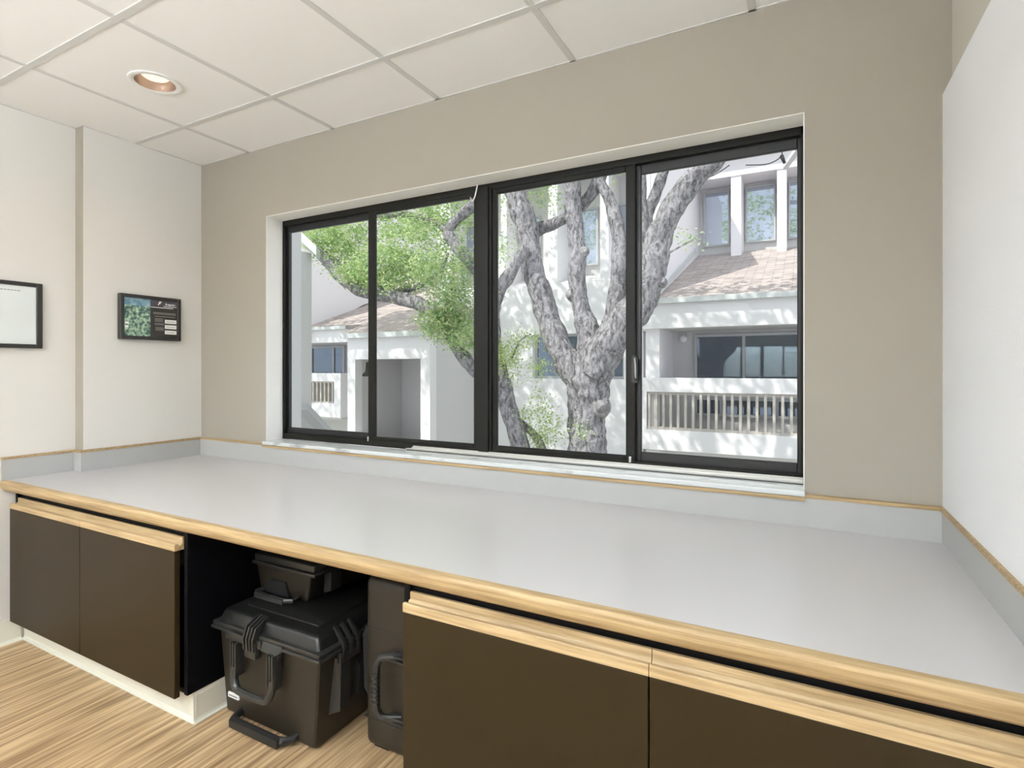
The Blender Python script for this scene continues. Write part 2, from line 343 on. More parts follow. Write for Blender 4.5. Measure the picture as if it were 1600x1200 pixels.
# ------------------------------------------------------------------ cabinets
DY = -.833
def pull_mb(x0, x1):
    pr = [(DY, .592), (DY, .612), (DY+.003, .6145), (DY+.009, .6145), (DY+.013, .609), (DY+.018, .606), (DY+.023, .609), (DY+.026, .616), (DY+.026, .634), (DY+.034, .634), (DY+.034, .592)]
    return MB().prism([(x0, y, z) for y, z in pr], (x1-x0, 0, 0))
def cabinet(name, x0, x1, doors, label, left_side=True, right_side=True):
    c = empty(name, ((x0+x1)/2, -.45, 0), label, 'cabinet')
    b = MB(); zt_ = .669
    xi = x0+.018 if x0 > 0 else .012                     # the left unit steps round the wall pier
    b.box(x0, x0+.018, DY+.025, -.02 if x0 > 0 else PY-.01, .105, zt_).box(x1-.018, x1, DY+.025, -.02, .105, zt_).box(xi, x1-.018, DY+.03, -.02, .105, .122).box(xi, x1-.018, -.035, -.02, .122, zt_).box(x0+.018, x1-.018, DY+.04, DY+.058, .60, zt_)
    b.build('carcass', M['black_lam'], c)
    k = MB(); hy = -.775
    k.box(max(x0+.004, .004), x1-.004, hy, -.03, 0.0, .104).box(x0+.004, .004 if x0 < 0 else x0+.02, hy, PY-.01 if x0 < 0 else -.03, 0, .104)
    k.build('toe_kick', M['cove'], c)
    k = MB(); n = 6; ylist = [(hy-.016, 0), (hy-.016, .003), (hy-.008, .006), (hy-.005, .014), (hy-.004, .09), (hy-.002, .098), (hy, .098), (hy, 0)]
    k.prism([(x0+.004, y, z) for y, z in ylist], (x1-x0-.002, 0, 0))
    if right_side:
        xs = x1-.004; xl = [(xs+.016, 0), (xs+.016, .003), (xs+.008, .006), (xs+.005, .014), (xs+.004, .09), (xs+.002, .098), (xs, .098), (xs, 0)]
        k.prism([(x, hy-.012, z) for x, z in xl], (0, .72, 0))
    k.build('cove_base', M['cove'], c)
    for a, b_ in doors:
        d = MB().box(a+.0015, b_-.0015, DY, DY+.019, .097, .5915, .0015, 1).build('door', M['door'], c)
        pull_mb(a+.0008, b_-.0008).build('door_pull', M['oak_pull'], d, label='oak strip pull along the top of the door')
    return c
cabL = cabinet('base_cabinet', PX+.004, 1.192, [(-.052, .545), (.545, 1.163)], 'dark bronze two door base cabinet at the left end with open space beside it')
cabR = cabinet('base_cabinet', 2.112, WX-.004, [(2.126, 2.745), (2.745, WX-.006)], 'dark bronze two door base cabinet at the right end, nearest the white wall', right_side=False)
# back panel of the kneehole
MB().box(1.20, 2.105, -.018, -.001, .0, .669).build('kneehole_panel', M['black_lam'], label='black panel lining the wall behind the cases under the counter', cat='panel')

# ------------------------------------------------------------------ equipment cases
def rring(mb, x0, x1, y0, y1, z0, z1, bev=.008): mb.box(x0, x1, y0, y1, z0, z1, bev, 3)
def tapered(x0, x1, y0, y1, z0, z1, dl, dr, df, top=False, bev=.014):
    """box whose foot (or, with top, whose head) is drawn in by dl, dr, df"""
    bb = bmesh.new(); mid = (z0+z1)/2
    bmesh.ops.create_cube(bb, size=1, matrix=Matrix.Translation(((x0+x1)/2, (y0+y1)/2, mid)) @ Matrix.Diagonal((x1-x0, y1-y0, z1-z0, 1)))
    for v in bb.verts:
        if (v.co.z > mid) == top:
            v.co.x += dl if v.co.x < (x0+x1)/2 else -dr; v.co.y += df if v.co.y < (y0+y1)/2 else -df
    bmesh.ops.bevel(bb, geom=bb.edges[:], offset=bev, segments=3, profile=.6, affect='EDGES'); return bb
k1 = empty('equipment_case', (1.46, -.52, 0), 'large black wheeled hard case with drop handle and white label, front of the open space', 'case')
x0, x1, y0, y1 = 1.222, 1.708, -.715, -.30
b = MB(); b.merge(tapered(x0, x1, y0, y1, .004, .318, .006, .045, .022)); b.build('case_body', M['case'], k1, smooth='auto')
l = MB(); l.merge(tapered(x0-.004, x1+.004, y0-.006, y1+.006, .322, .372, .020, .020, .016, True)); l.box(x0+.07, x1-.07, y0+.06, y1-.06, .366, .377, .004)
l.build('case_lid', M['lid'], k1, smooth='auto')
r_ = MB(); r_.box(x0-.016, x1+.020, y0-.020, y1+.012, .308, .319, .004).box(x0-.012, x1+.016, y0-.016, y1+.010, .321, .334, .004)
r_.box(x0+.07, x0+.25, y0-.027, y0-.002, .294, .322, .005).prism([(x0+.25, y0-.027, .294), (x0+.32, y0-.027, .294), (x0+.34, y0-.020, .308), (x0+.34, y0-.018, .322), (x0+.25, y0-.018, .322)], (0, .016, 0))
r_.build('case_rim', M['trimp'], k1, smooth='auto')
def latch(xc, parent):
    a = MB(); z = .055
    a.box(xc-.028, xc+.028, y0-.034, y0-.008, .205+z, .262+z, .006)
    for dx in (-.024, -.009, .006, .021):
        a.prism([(xc+dx-.003, y0-.038, .232+z), (xc+dx-.003, y0-.041, .270+z), (xc+dx-.003, y0-.028, .305+z), (xc+dx-.003, y0+.020, .327+z), (xc+dx-.003, y0+.026, .312+z), (xc+dx-.003, y0-.006, .294+z), (xc+dx-.003, y0-.020, .262+z), (xc+dx-.003, y0-.020, .230+z)], (.006, 0, 0))
    a.prism([(xc-.022, y0-.034, .262+z), (xc-.022, y0-.022, .292+z), (xc-.022, y0+.016, .312+z), (xc-.022, y0+.014, .298+z), (xc-.022, y0-.004, .280+z), (xc-.022, y0-.014, .258+z)], (.044, 0, 0))
    a.build('latch', M['trimp'], parent, smooth='auto')
latch(1.428, k1)
for yy in (-.640, -.610, -.580):                                   # ribs of the side latch
    MB().prism([(x1+.024, yy, .285), (x1+.028, yy, .330), (x1+.014, yy, .352), (x1-.02, yy, .378), (x1-.02, yy, .368), (x1+.0, yy, .345), (x1+.010, yy, .322), (x1+.010, yy, .285)], (0, .010, 0)).build('latch_rib', M['trimp'], k1)
MB().box(x1+.004, x1+.022, -.650, -.560, .270, .306, .005).build('latch', M['trimp'], k1, smooth='auto')
hx0, hx1 = 1.335, 1.548
hd = MB()
for hx in (hx0, hx1-.034):
    for q in (0, .012, .024): hd.box(hx+q, hx+q+.007, y0-.040, y0-.004, .185, .296, .003)
    hd.box(hx-.002, hx+.034, y0-.022, y0-.002, .275, .300, .004)
hd.tube(spline([(hx0+.015, y0-.028, .215), (hx0+.015, y0-.032, .185), (hx0+.026, y0-.036, .158), (hx0+.055, y0-.038, .146), (hx1-.055, y0-.038, .146), (hx1-.026, y0-.036, .158), (hx1-.015, y0-.032, .185), (hx1-.015, y0-.028, .215)], 5), .0125, 10)
hd.build('carry_handle', M['trimp'], k1, smooth='auto')
hd = MB(); hz = .024
hd.tube([(1.315, -.64, hz+.01), (1.312, -.71, hz), (1.322, -.730, hz), (1.35, -.738, hz), (1.53, -.738, hz), (1.565, -.730, hz), (1.582, -.71, hz), (1.582, -.64, hz+.01)], .013, 10)
hd.box(1.325, 1.56, -.752, -.728, .008, .036, .005)
hd.build('pull_handle', M['dust'], k1, smooth='auto')
MB().prism([(x1-.010, -.650, .285), (x1+.014, -.640, .28), (x1+.010, -.640, .115), (x1-.035, -.650, .095)], (0, .04, 0)).build('side_handle', M['trimp'], k1)
MB().prism([(x1-.012, -.555, .25), (x1+.014, -.555, .22), (x1+.006, -.555, .13), (x1-.030, -.555, .10)], (0, .05, 0)).build('side_handle', M['trimp'], k1)
lx = 1.253; lz = .066; ly = y0+.0155
MB().box(lx, lx+.056, ly-.004, ly+.006, lz, lz+.017, .001, 1).build('label', M['label'], k1, label='small white printed label')
lb = MB(); lb.box(lx+.006, lx+.05, ly-.0046, ly-.004, lz+.006, lz+.011); lb.build('label_print', M['ink'], k1)
for wx in (1.26, 1.60): MB().tube([(wx, -.33, .024), (wx+.03, -.33, .024)], .022, 16).build('wheel', M['dust'], k1, smooth='auto')
# second case, lying on the lid of the first
k2 = empty('equipment_case', (1.35, -.4, .378), 'smaller black hard case lying on top of the large wheeled case', 'case')
X0, X1, Y0, Y1, Z0, Z1 = 1.212, 1.500, -.562, -.22, .3775, .486
b = MB(); b.merge(tapered(X0, X1, Y0, Y1, Z0, Z1, .012, .030, .010, bev=.010)); b.build('case_body', M['case'], k2, smooth='auto')
b = MB(); b.box(X0-.006, X1+.034, Y0-.014, Y1+.01, Z1-.006, Z1+.006, .004).box(X0, X1+.024, Y0-.008, Y1+.006, Z1+.008, Z1+.034, .008, 3); b.build('case_lid', M['trimp'], k2, smooth='auto')
MB().prism([(1.268, Y0-.003, .385), (1.275, Y0-.003, .428), (1.290, Y0-.003, .434), (1.372, Y0-.003, .434), (1.392, Y0-.003, .385)], (0, .02, 0)).build('handle_recess', M['dust'], k2)
hd = MB(); hd.tube([(1.262, Y0+.0, .392), (1.258, Y0-.030, .392), (1.272, Y0-.042, .392), (1.42, Y0-.042, .392), (1.440, Y0-.030, .392), (1.440, Y0+.0, .392)], .009, 10).box(1.27, 1.42, Y0-.054, Y0-.034, .381, .399, .004)
hd.build('carry_handle', M['trimp'], k2, smooth='auto')
MB().prism([(X1+.0, -.50, .47), (X1+.034, -.50, .478), (X1+.030, -.50, .41), (X1-.004, -.50, .40)], (0, .05, 0)).build('side_latch', M['trimp'], k2)
# third case, upright at the right of the opening
k3 = empty('equipment_case', (1.95, -.4, 0), 'tall black hard case standing upright beside the right cabinet, handle on its edge', 'case')
a0, a1, c0, c1, zt3 = 1.786, 2.094, -.602, -.10, .545
b = MB(); b.box(a0, a1, c0, c1, .012, zt3, .028, 4)
b.build('case_body', M['case'], k3, smooth='auto')
for q in ((a0+.02, a0+.08, c0+.02, c0+.06), (a1-.08, a1-.02, c0+.02, c0+.06), (a0+.02, a1-.02, c1-.08, c1-.04)): MB().box(*q, 0, .02, .004).build('foot', M['dust'], k3)
for zz in (.100, .385): MB().box(a0-.0015, a1+.0005, c0-.0015, c1+.001, zz, zz+.0025).build('seam', M['trimp'], k3)
b = MB(); hx = 1.868
b.tube(spline([(hx+.07, c0-.006, .140), (hx+.02, c0-.030, .142), (hx+.002, c0-.036, .162), (hx, c0-.038, .19), (hx, c0-.038, .275), (hx+.002, c0-.036, .305), (hx+.02, c0-.030, .326), (hx+.07, c0-.006, .328)], 5), .0115, 10)
for zz in (.126, .14, .314, .328): b.box(hx+.03, hx+.10, c0-.026, c0+.004, zz, zz+.007, .002)
for q in range(7): b.box(hx-.012, hx+.012, c0-.051, c0-.036, .185+q*.014, .191+q*.014, .002)
b.build('carry_handle', M['trimp'], k3, smooth='auto')
b = MB(); b.prism([(a0-.040, c0+.04, .16), (a0-.046, c0+.04, .33), (a0-.020, c0+.04, .385), (a0+.0, c0+.04, .38), (a0+.002, c0+.04, .12), (a0-.012, c0+.04, .12)], (0, .03, 0)).tube([(a0-.016, c0+.05, .395), (a0+.004, c0+.05, .395)], .013, 10).tube([(a0-.02, c0+.05, .125), (a0+.002, c0+.05, .115)], .010, 10)
b.build('side_handle', M['trimp'], k3, smooth='auto')

# ------------------------------------------------------------------ pictures on the left wall
p1 = empty('picture_frame', (PX, -.94, 1.442), 'wide black picture frame holding a white document, at the left edge', 'picture frame')
xa = PX; ya, yb, za, zb2 = -1.17, -.716, 1.295, 1.589; fwid = .022
b = MB(); b.box(xa, xa+.02, ya, ya+fwid, za, zb2, .002, 1).box(xa, xa+.02, yb-fwid, yb, za, zb2, .002, 1).box(xa, xa+.02, ya+fwid, yb-fwid, za, za+fwid*.8, .002, 1).box(xa, xa+.02, ya+fwid, yb-fwid, zb2-fwid*.8, zb2, .002, 1)
b.build('frame', M['frame_blk'], p1)
b = MB(); b.box(xa+.001, xa+.012, ya+fwid, yb-fwid, za+fwid*.8, zb2-fwid*.8); pp = b.build('document', M['paper'], p1)
b = MB()
for q in range(9): b.box(xa+.012, xa+.0125, -.90+q*.012, -.891+q*.012, 1.5475, 1.5510)
b.build('small_text', M['ink'], pp)
p2 = empty('display_plaque', (0, -.29, 1.46), 'small dark framed plaque with leafy picture, white cards and logo, beside the corner', 'plaque')
ya, yb, za, zb2 = -.432, -.133, 1.352, 1.580; T = .030; fwid = .018
b = MB(); b.box(0, T, ya, ya+fwid, za, zb2, .0015, 1).box(0, T, yb-fwid, yb, za, zb2, .0015, 1).box(0, T, ya+fwid, yb-fwid, za, za+fwid, .0015, 1).box(0, T, ya+fwid, yb-fwid, zb2-fwid, zb2, .0015, 1)
b.build('frame', M['frame_blk'], p2)
XF = T-.006
pz = MB().box(.001, XF, ya+fwid, yb-fwid, za+fwid, zb2-fwid).build('printed_panel', M['poster'], p2)
iy0, iy1, iz0, iz1 = ya+fwid, yb-fwid, za+fwid, zb2-fwid
def on(u0, u1, v0, v1, name, mt, dx=.0006): return MB().box(XF, XF+dx, iy0+(iy1-iy0)*u0, iy0+(iy1-iy0)*u1, iz0+(iz1-iz0)*v0, iz0+(iz1-iz0)*v1).build(name, M[mt], pz)
on(0, .475, 0, .80, 'leafy_picture', 'poster_green'); on(0, .475, .80, 1, 'sky_picture', 'poster_blue'); on(.475, 1, .84, 1, 'header', 'poster_hi', .0004)
for v in (.38, .235, .085): on(.755, .985, v, v+.105, 'white_card', 'print')
for v in (.425, .28, .13): on(.785, .955, v-.002, v+.010, 'card_print', 'print_grey', .0009)
on(.48, .92, .795, .812, 'text_line', 'print'); on(.73, .985, .838, .855, 'text_line', 'print')
for (u0, u1, v) in ((.53, .97, .655), (.53, .97, .625), (.56, .96, .555), (.56, .72, .49), (.56, .72, .455), (.56, .72, .42), (.56, .74, .36), (.56, .73, .33), (.57, .73, .25), (.57, .74, .215), (.57, .73, .18)): on(u0, u1, v, v+.014, 'text_line', 'print_grey')
on(.02, .08, .31, .36, 'badge', 'print', .0009); on(.02, .08, .21, .27, 'badge', 'print', .0009)
def text(body, size, y, z, name, mt, shear=0, parent=None, bold=.0):
    cu = bpy.data.curves.new('txt', 'FONT'); cu.body = body; cu.size = size; cu.shear = shear; cu.offset = bold; cu.extrude = .0003; cu.align_x = 'LEFT'
    o = bpy.data.objects.new('txt', cu); COL.objects.link(o)
    me = bpy.data.meshes.new_from_object(o.evaluated_get(bpy.context.evaluated_depsgraph_get()))
    bpy.data.objects.remove(o); me.materials.clear(); me.materials.append(M[mt]); me.name = name
    mm = Matrix(((0, 0, 1, XF+.0006), (1, 0, 0, y), (0, 1, 0, z), (0, 0, 0, 1))); me.transform(mm)
    q = bpy.data.objects.new(name, me); COL.objects.link(q); q.parent = parent; return q
bpy.context.view_layer.update()
text('F', .027, iy0+(iy1-iy0)*.615, iz0+(iz1-iz0)*.872, 'logo', 'print', .4, pz, .0008)
text('Response', .0135, iy0+(iy1-iy0)*.765, iz0+(iz1-iz0)*.885, 'lettering', 'print', 0, pz, .0004)

# ------------------------------------------------------------------ recessed downlight
def downlight(cx, cy, label, power):
    dl = empty('downlight', (cx, cy, H), label, 'downlight')
    MB().lathe([(.072, -.001), (.086, -.004), (.094, -.002), (.094, .002), (.072, .002)], (cx, cy, H), 48, True).build('trim_ring', M['white_metal'], dl, smooth='auto')
    MB().lathe([(.072, .0), (.070, .02), (.062, .06), (.046, .095), (.048, .097), (.066, .06), (.0745, .02), (.0745, .0)], (cx, cy, H), 48, True).build('reflector', M['can'], dl, smooth='auto')
    MB().lathe([(.0001, .020), (.030, .021), (.046, .025), (.055, .034), (.055, .10), (.0001, .10)], (cx, cy, H), 32).build('bulb', M['lamp_glass'], dl, smooth=True)
    L = bpy.data.lights.new('downlight_beam', 'SPOT'); L.energy = power; L.color = (1, .80, .58); L.spot_size = R(150); L.spot_blend = .9; L.shadow_soft_size = .012
    o = bpy.data.objects.new('downlight_beam', L); COL.objects.link(o); o.parent = dl; o.location = (0, 0, .006)
M['lamp_glass'] = emit_mat('lamp_glass', (1, .90, .80), .7)
downlight(CX, CYd, 'round recessed ceiling downlight with white trim ring and warm reflector', 8)
def area(name, loc, size, power, color, rot=(0, 0, 0), sy=None, shape='RECTANGLE', parent=None):
    L = bpy.data.lights.new(name, 'AREA'); L.energy = power; L.color = color; L.shape = shape; L.size = size
    if sy: L.size_y = sy
    o = bpy.data.objects.new(name, L); COL.objects.link(o); o.location = loc; o.rotation_euler = rot
    if parent: o.parent = parent; o.location = Vector(loc)-parent.location
    return o
# two unseen lamps added behind the camera to fill the room (up and down light)
for i, (x, y) in enumerate(((1.0, -3.3), (2.4, -3.3))):
    pl = empty('fill_lamp', (x, y, 1.78), 'added white fill lamp nearer the %s wall, unseen behind the camera' % ('left' if i == 0 else 'right'), 'lamp', 'added fill lamps behind the camera')
    m = MB(); m.box(x-.22, x+.22, y-.6, y+.6, 1.76, 1.80, .006).build('fill_lamp_housing', M['white_metal'], pl)
    for yy in (y-.5, y+.5): MB().tube([(x, yy, 1.8), (x, yy, H+.005)], .002, 6).build('suspension_wire', M['steel'], pl)
    area('fill_down', (x, y, 1.755), .40, FILL_DOWN, (.92, .96, 1), sy=1.15, parent=pl)
    area('fill_up', (x, y, 1.806), .40, FILL_UP, (.86, .93, 1), (R(180), 0, 0), sy=1.15, parent=pl)

# ================================================================== OUTSIDE
MB().box(-40, 30, .3, 45, -3.3, -3.1).build('ground', M['ground'], kind='structure')
# ---- the office building across the court (one building)
bd = empty('office_building', (-1, 8, -3.1), 'white stucco office building across the court with shingle roofs and balconies', 'building')
ST, SG = M['stucco'], M['stucco_grey']
YA = 8.0
def blk(name, mt, x0, x1, y0, y1, z0, z1, parent=bd): return MB().box(x0, x1, y0, y1, z0, z1).build(name, mt, parent)
XR = 7.5; XJ = .72
zpt = at(1120, 591, YA).z; zrt = at(1120, 614, YA).z; zrb = at(1120, 676, YA).z; zpb = at(1120, 709, YA).z
xrl = at(1010, 640, YA).x; xpl = at(994, 640, YA).x
# parapet with baluster opening
m = MB(); m.box(xpl, XR, YA, YA+.18, zrt, zpt).box(xpl, XR, YA, YA+.18, zpb, zrb).box(xpl, xrl, YA, YA+.18, zrb, zrt)
m.build('balcony_parapet', ST, bd)
m = MB(); m.box(xrl, XR, YA+.04, YA+.12, zrt-.05, zrt).box(xrl, XR, YA+.04, YA+.12, zrb, zrb+.05); rl = m.build('balcony_rail', M['baluster'], bd)
x = xrl+.02
bi = 0
while x < 4.2:
    MB().box(x, x+.042, YA+.03, YA+.13, zrb+.0, zrt-.0).build('baluster', M['baluster'], rl); x += .128; bi += 1
blk('balcony_floor', SG, xpl+.02, XR, YA+.05, YA+1.6, zpb-.02, zpb+.12)
# fascia and eave
zf0 = at(1120, 510, YA).z; zf1 = at(1120, 465, YA).z
blk('fascia', ST, .30, XR, YA, YA+.25, zf0, zf1)
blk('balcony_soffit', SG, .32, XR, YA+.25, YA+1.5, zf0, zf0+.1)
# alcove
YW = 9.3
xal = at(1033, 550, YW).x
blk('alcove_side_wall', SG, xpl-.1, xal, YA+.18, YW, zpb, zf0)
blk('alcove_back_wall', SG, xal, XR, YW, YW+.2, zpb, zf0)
xw0 = at(1086, 560, YW).x; zw1 = at(1170, 521, YW).z; zw0 = at(1170, 592, YW).z
def fwindow(x0, x1, z0, z1, y, mull=(), parent=bd, depth=.06, t=.05, g='win'):
    f = MB(); f.box(x0, x1, y-.03, y+depth, z0, z0+t).box(x0, x1, y-.03, y+depth, z1-t, z1).box(x0, x0+t, y-.03, y+depth, z0+t, z1-t).box(x1-t, x1, y-.03, y+depth, z0+t, z1-t)
    for q in mull: f.box(x0+(x1-x0)*q-t/2, x0+(x1-x0)*q+t/2, y-.03, y+depth, z0+t, z1-t)
    w = f.build('window', M['winframe'], parent)
    MB().box(x0+t*.5, x1-t*.5, y+.0, y+.02, z0+t*.5, z1-t*.5).build('pane', M[g], w); return w
fwindow(xw0, 5.2, zw0-.25, zw1, YW-.05, (.22, .48, .74), g='win_low')
zv1 = at(1170, 622, YW).z; zv0 = at(1170, 652, YW).z
fwindow(at(1086, 640, YW).x, 5.2, zv0, zv1, YW-.05, (.12, .24, .36, .5, .65, .8), g='win_low')
m = MB(); pl_ = at(1068, 530, YW-.08); bmesh.ops.create_uvsphere(m.bm, u_segments=16, v_segments=10, radius=.075, matrix=Matrix.Translation(pl_)); m.build('wall_light_globe', M['white_metal'], bd, smooth=True)
blk('wall_light_base', M['winframe'], pl_.x-.04, pl_.x+.04, YW-.1, YW, pl_.z+.06, pl_.z+.12)
# lower storey below the balcony
blk('lower_wall', ST, at(1030, 640, 8.6).x, XR, 8.6, 8.8, -3.1, zpb)
# main roof A
YU = 12.3; zr1 = at(1142, 395, YU).z; zr0 = zf1+.03
def roof(name, x0, x1, ya, za_, yb, zb_, t=.06):
    """shingle slope built flat then tilted, so the courses follow the slope"""
    L = math.hypot(yb-ya, zb_-za_); m = MB().box(0, x1-x0, 0, L, -t, 0); o = m.build(name, M['shingle'], bd)
    o.location = Vector((x0, ya, za_))-bd.location; o.rotation_euler = (math.atan2(zb_-za_, yb-ya), 0, 0); return o
roof('shingle_roof', XJ, XR, YA-.12, zr0, YU, zr1)
blk('eave_trim', M['trim_l'], .28, XR, YA-.14, YA-.02, zr0-.09, zr0+.0)
# upper facade A : recessed bays between fins
zU0 = zr1-.1; zUt = at(1180, 272, YU).z
def xat(u, Y): return at(u, 400, Y).x
fins = [(1142, 1158), (1214, 1229)]
zbeam = at(1180, 285, YU).z
for a_, b_ in fins:
    x0 = xat(a_, YU-.5); w_ = xat(b_, YU-.5)-x0
    m = MB(); m.box(x0, x0+w_, YU-.5, YU+.4, zU0-.5, zbeam+.2); m.build('pilaster', ST, bd)
for k in range(1, 4):
    x0 = xat(1214, YU-.5)+1.42*k; MB().box(x0, x0+.27, YU-.5, YU+.4, zU0-.5, zbeam+.2).build('pilaster', ST, bd)
zb1 = at(1195, 268, YU-.5).z; zb2_ = at(1195, 228, YU-.5).z
blk('upper_beam', ST, XJ+.01, XR, YU-.53, YU+.43, zb1, zb2_)
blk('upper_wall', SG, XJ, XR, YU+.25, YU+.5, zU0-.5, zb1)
wt_ = at(1120, 300, YU+.2).z; wb_ = at(1120, 388, YU+.2).z
for (a_, b_) in ((1100, 1140), (1165, 1212), (1232, 1290), (1300, 1370)):
    fwindow(xat(a_, YU+.2), xat(b_, YU+.2), wb_+.05, wt_, YU+.18, (), t=.035)
# roof above the upper beam, sloping back
roof('shingle_roof', XJ, XR, YU-.9, zb2_+.05, YU+4, zb2_+1.6)
m = MB(); pA, pB = at(1226, 262, YU-1.2), at(1250, 228, YU-1.9)
m.tube([pA, pB], .07, 4); m.build('eave_bracket', M['trim_l'], bd)
# ---- middle block B (front plane YA+.1), taller, ends at x = XJ
YB_ = YA+.10; xBl = -4.2; zBt = at(900, 200, YB_).z+.6
xb_w0, xb_w1 = at(833, 550, YB_).x, at(975, 550, YB_).x; zbw1 = at(900, 521, YB_).z; zbw0 = at(900, 592, YB_).z
zs = at(900, 440, YB_).z                          # sill line of the upper bays
m = MB(); YB_ -= .02; m.box(xBl, XJ-.01, YB_, YB_+.25, zbw1, zs).box(xBl, xb_w0, YB_, YB_+.25, -3.1, zbw1).box(xb_w1, xpl+.1, YB_, YB_+.25, -3.1, zbw1).box(xb_w0, xb_w1, YB_, YB_+.25, -3.1, zbw0)
m.build('front_wall', ST, bd); YB_ += .02
fwindow(xb_w0, xb_w1, zbw0, zbw1, YB_+.12, (.33, .5, .8), g='win_low')
# upper bays of B: angled fins with windows deep behind
zt_b = at(900, 285, YB_).z
for (a_, b_) in ((693, 704), (783, 792), (857, 871), (938, 951), (1004, 1016)):
    x0, x1_ = at(a_, 400, YB_).x, at(b_, 400, YB_).x
    MB().box(x0, x1_, YB_-.012, YB_+.75, zs, zt_b+.5).build('pilaster', ST, bd)
blk('upper_wall', SG, xBl+.05, XJ-.05, YB_+.70, YB_+.9, zs-.1, zt_b+.5)
m = MB(); m.prism([(xBl, YB_+.01, zs-.001), (xBl, YB_+.69, zs+.22), (xBl, YB_+.69, zs-.1), (xBl, YB_+.01, zs-.1)], (XJ-.02-xBl, 0, 0)); m.build('sloping_sill', ST, bd)
for (a_, b_) in ((710, 770), (796, 846), (885, 936), (962, 1003)):
    fwindow(at(a_, 400, YB_+.7).x, at(b_, 400, YB_+.7).x, zs+.42, at(900, 330, YB_+.7).z, YB_+.66, (), t=.035)
blk('upper_beam', ST, xBl+.01, XJ-.01, YB_-.03, YB_+.75, zt_b+.28, zBt)
blk('side_wall', ST, XJ-.25, XJ, YB_+.012, YU+.3, -3.1, zBt)
blk('side_wall', ST, xBl, xBl+.25, YB_+.012, YU+.3, zbw1, zBt)
# rake trim where the side wall meets roof A
m = MB(); m.prism([(XJ, YA-.1, zr0+.02), (XJ, YU-.5, zr1-.04), (XJ, YU-.5, zr1+.10), (XJ, YA-.1, zr0+.14)], (.03, 0, 0)); m.build('rake_trim', M['trim_l'], bd)
# ---- entry block D
YD = 6.5; xd0, xd1 = at(543, 560, YD).x, at(672, 560, YD).x; zdt = at(600, 522, YD).z
xo0, xo1 = at(555, 600, YD).x, at(657, 600, YD).x; zot = at(600, 561, YD).z; zob = at(610, 686, YD).z
m = MB(); m.box(xd0, xo0, YD, YD+.2, -3.1, zdt).box(xo1, xd1, YD, YD+.2, -3.1, zdt).box(xo0, xo1, YD, YD+.2, zot, zdt).box(xo0, xo1, YD, YD+.2, -3.1, zob)
m.build('entry_front_wall', ST, bd)
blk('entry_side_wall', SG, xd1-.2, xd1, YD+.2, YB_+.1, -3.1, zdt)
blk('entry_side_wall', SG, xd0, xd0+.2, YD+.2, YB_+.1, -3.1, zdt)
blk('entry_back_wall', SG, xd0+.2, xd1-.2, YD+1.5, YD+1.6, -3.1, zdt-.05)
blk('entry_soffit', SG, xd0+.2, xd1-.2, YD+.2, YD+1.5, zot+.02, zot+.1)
roof('shingle_roof', xd0-.05, xd1+.05, YD-.15, zdt+.03, YB_+.05, zdt+.03+.36*(YB_+.2-YD))
blk('eave_trim', M['trim_l'], xd0-.05, xd1+.05, YD-.17, YD-.03, zdt-.07, zdt+.03)
# ---- left module E, same design as A
zE1 = at(515, 512, YA).z; zE0 = at(515, 535, YA).z; xe0, xe1 = -13.0, at(546, 560, YA).x
blk('fascia', ST, xe0, xe1, YA, YA+.25, zE0, zE1)
zEs = at(515, 583, YA).z; zEb = at(515, 652, YA).z
xq = at(522, 610, YA).x; xc_ = at(532, 610, YA).x; zq1 = at(510, 596, YA).z; zq0 = at(510, 630, YA).z
m = MB(); m.box(xe0, xc_, YA, YA+.18, zq1, zEs).box(xe0, xc_, YA, YA+.18, zEb, zq0).box(xq, xc_, YA, YA+.18, zq0, zq1).box(xc_-.18, xc_, YA+.18, YA+1.3, zEb, zEs)
m.build('balcony_parapet', ST, bd)
m = MB(); m.box(xe0, xq, YA+.04, YA+.12, zq1-.04, zq1).box(xe0, xq, YA+.04, YA+.12, zq0, zq0+.04); rl2 = m.build('balcony_rail', M['baluster'], bd)
x = xq-.07
while x > xq-1.3: MB().box(x-.045, x, YA+.03, YA+.13, zq0, zq1).build('baluster', M['baluster'], rl2); x -= .135
YE = YA+1.1
blk('alcove_back_wall', SG, xe0, xd0+.3, YE, YE+.2, -3.1, zE1+.2)
fwindow(at(489, 560, YE).x, at(541, 560, YE).x, at(515, 583, YE).z-.1, at(515, 541, YE).z, YE-.05, (.68,), t=.05, g='win_low')
blk('balcony_floor', SG, xe0, xc_-.02, YA+.05, YE, zEb-.05, zEb+.1)
roof('shingle_roof', xe0, xBl, YA-.12, zE1+.03, YU+2, zE1+.03+.36*(YU+2.12-YA))
blk('eave_trim', M['trim_l'], xe0, xe1, YA-.14, YA-.02, zE1-.06, zE1+.02)
# white gable side wall standing left of roof E
XG = at(487, 500, YA).x-.05
m = MB(); g0 = zE1; m.prism([(XG, YA-.3, g0-.3), (XG, YU+4, g0+4), (XG, YU+4, 9.5), (XG, YA-.3, 4.6)], (-.25, 0, 0)); m.build('side_wall', ST, bd)
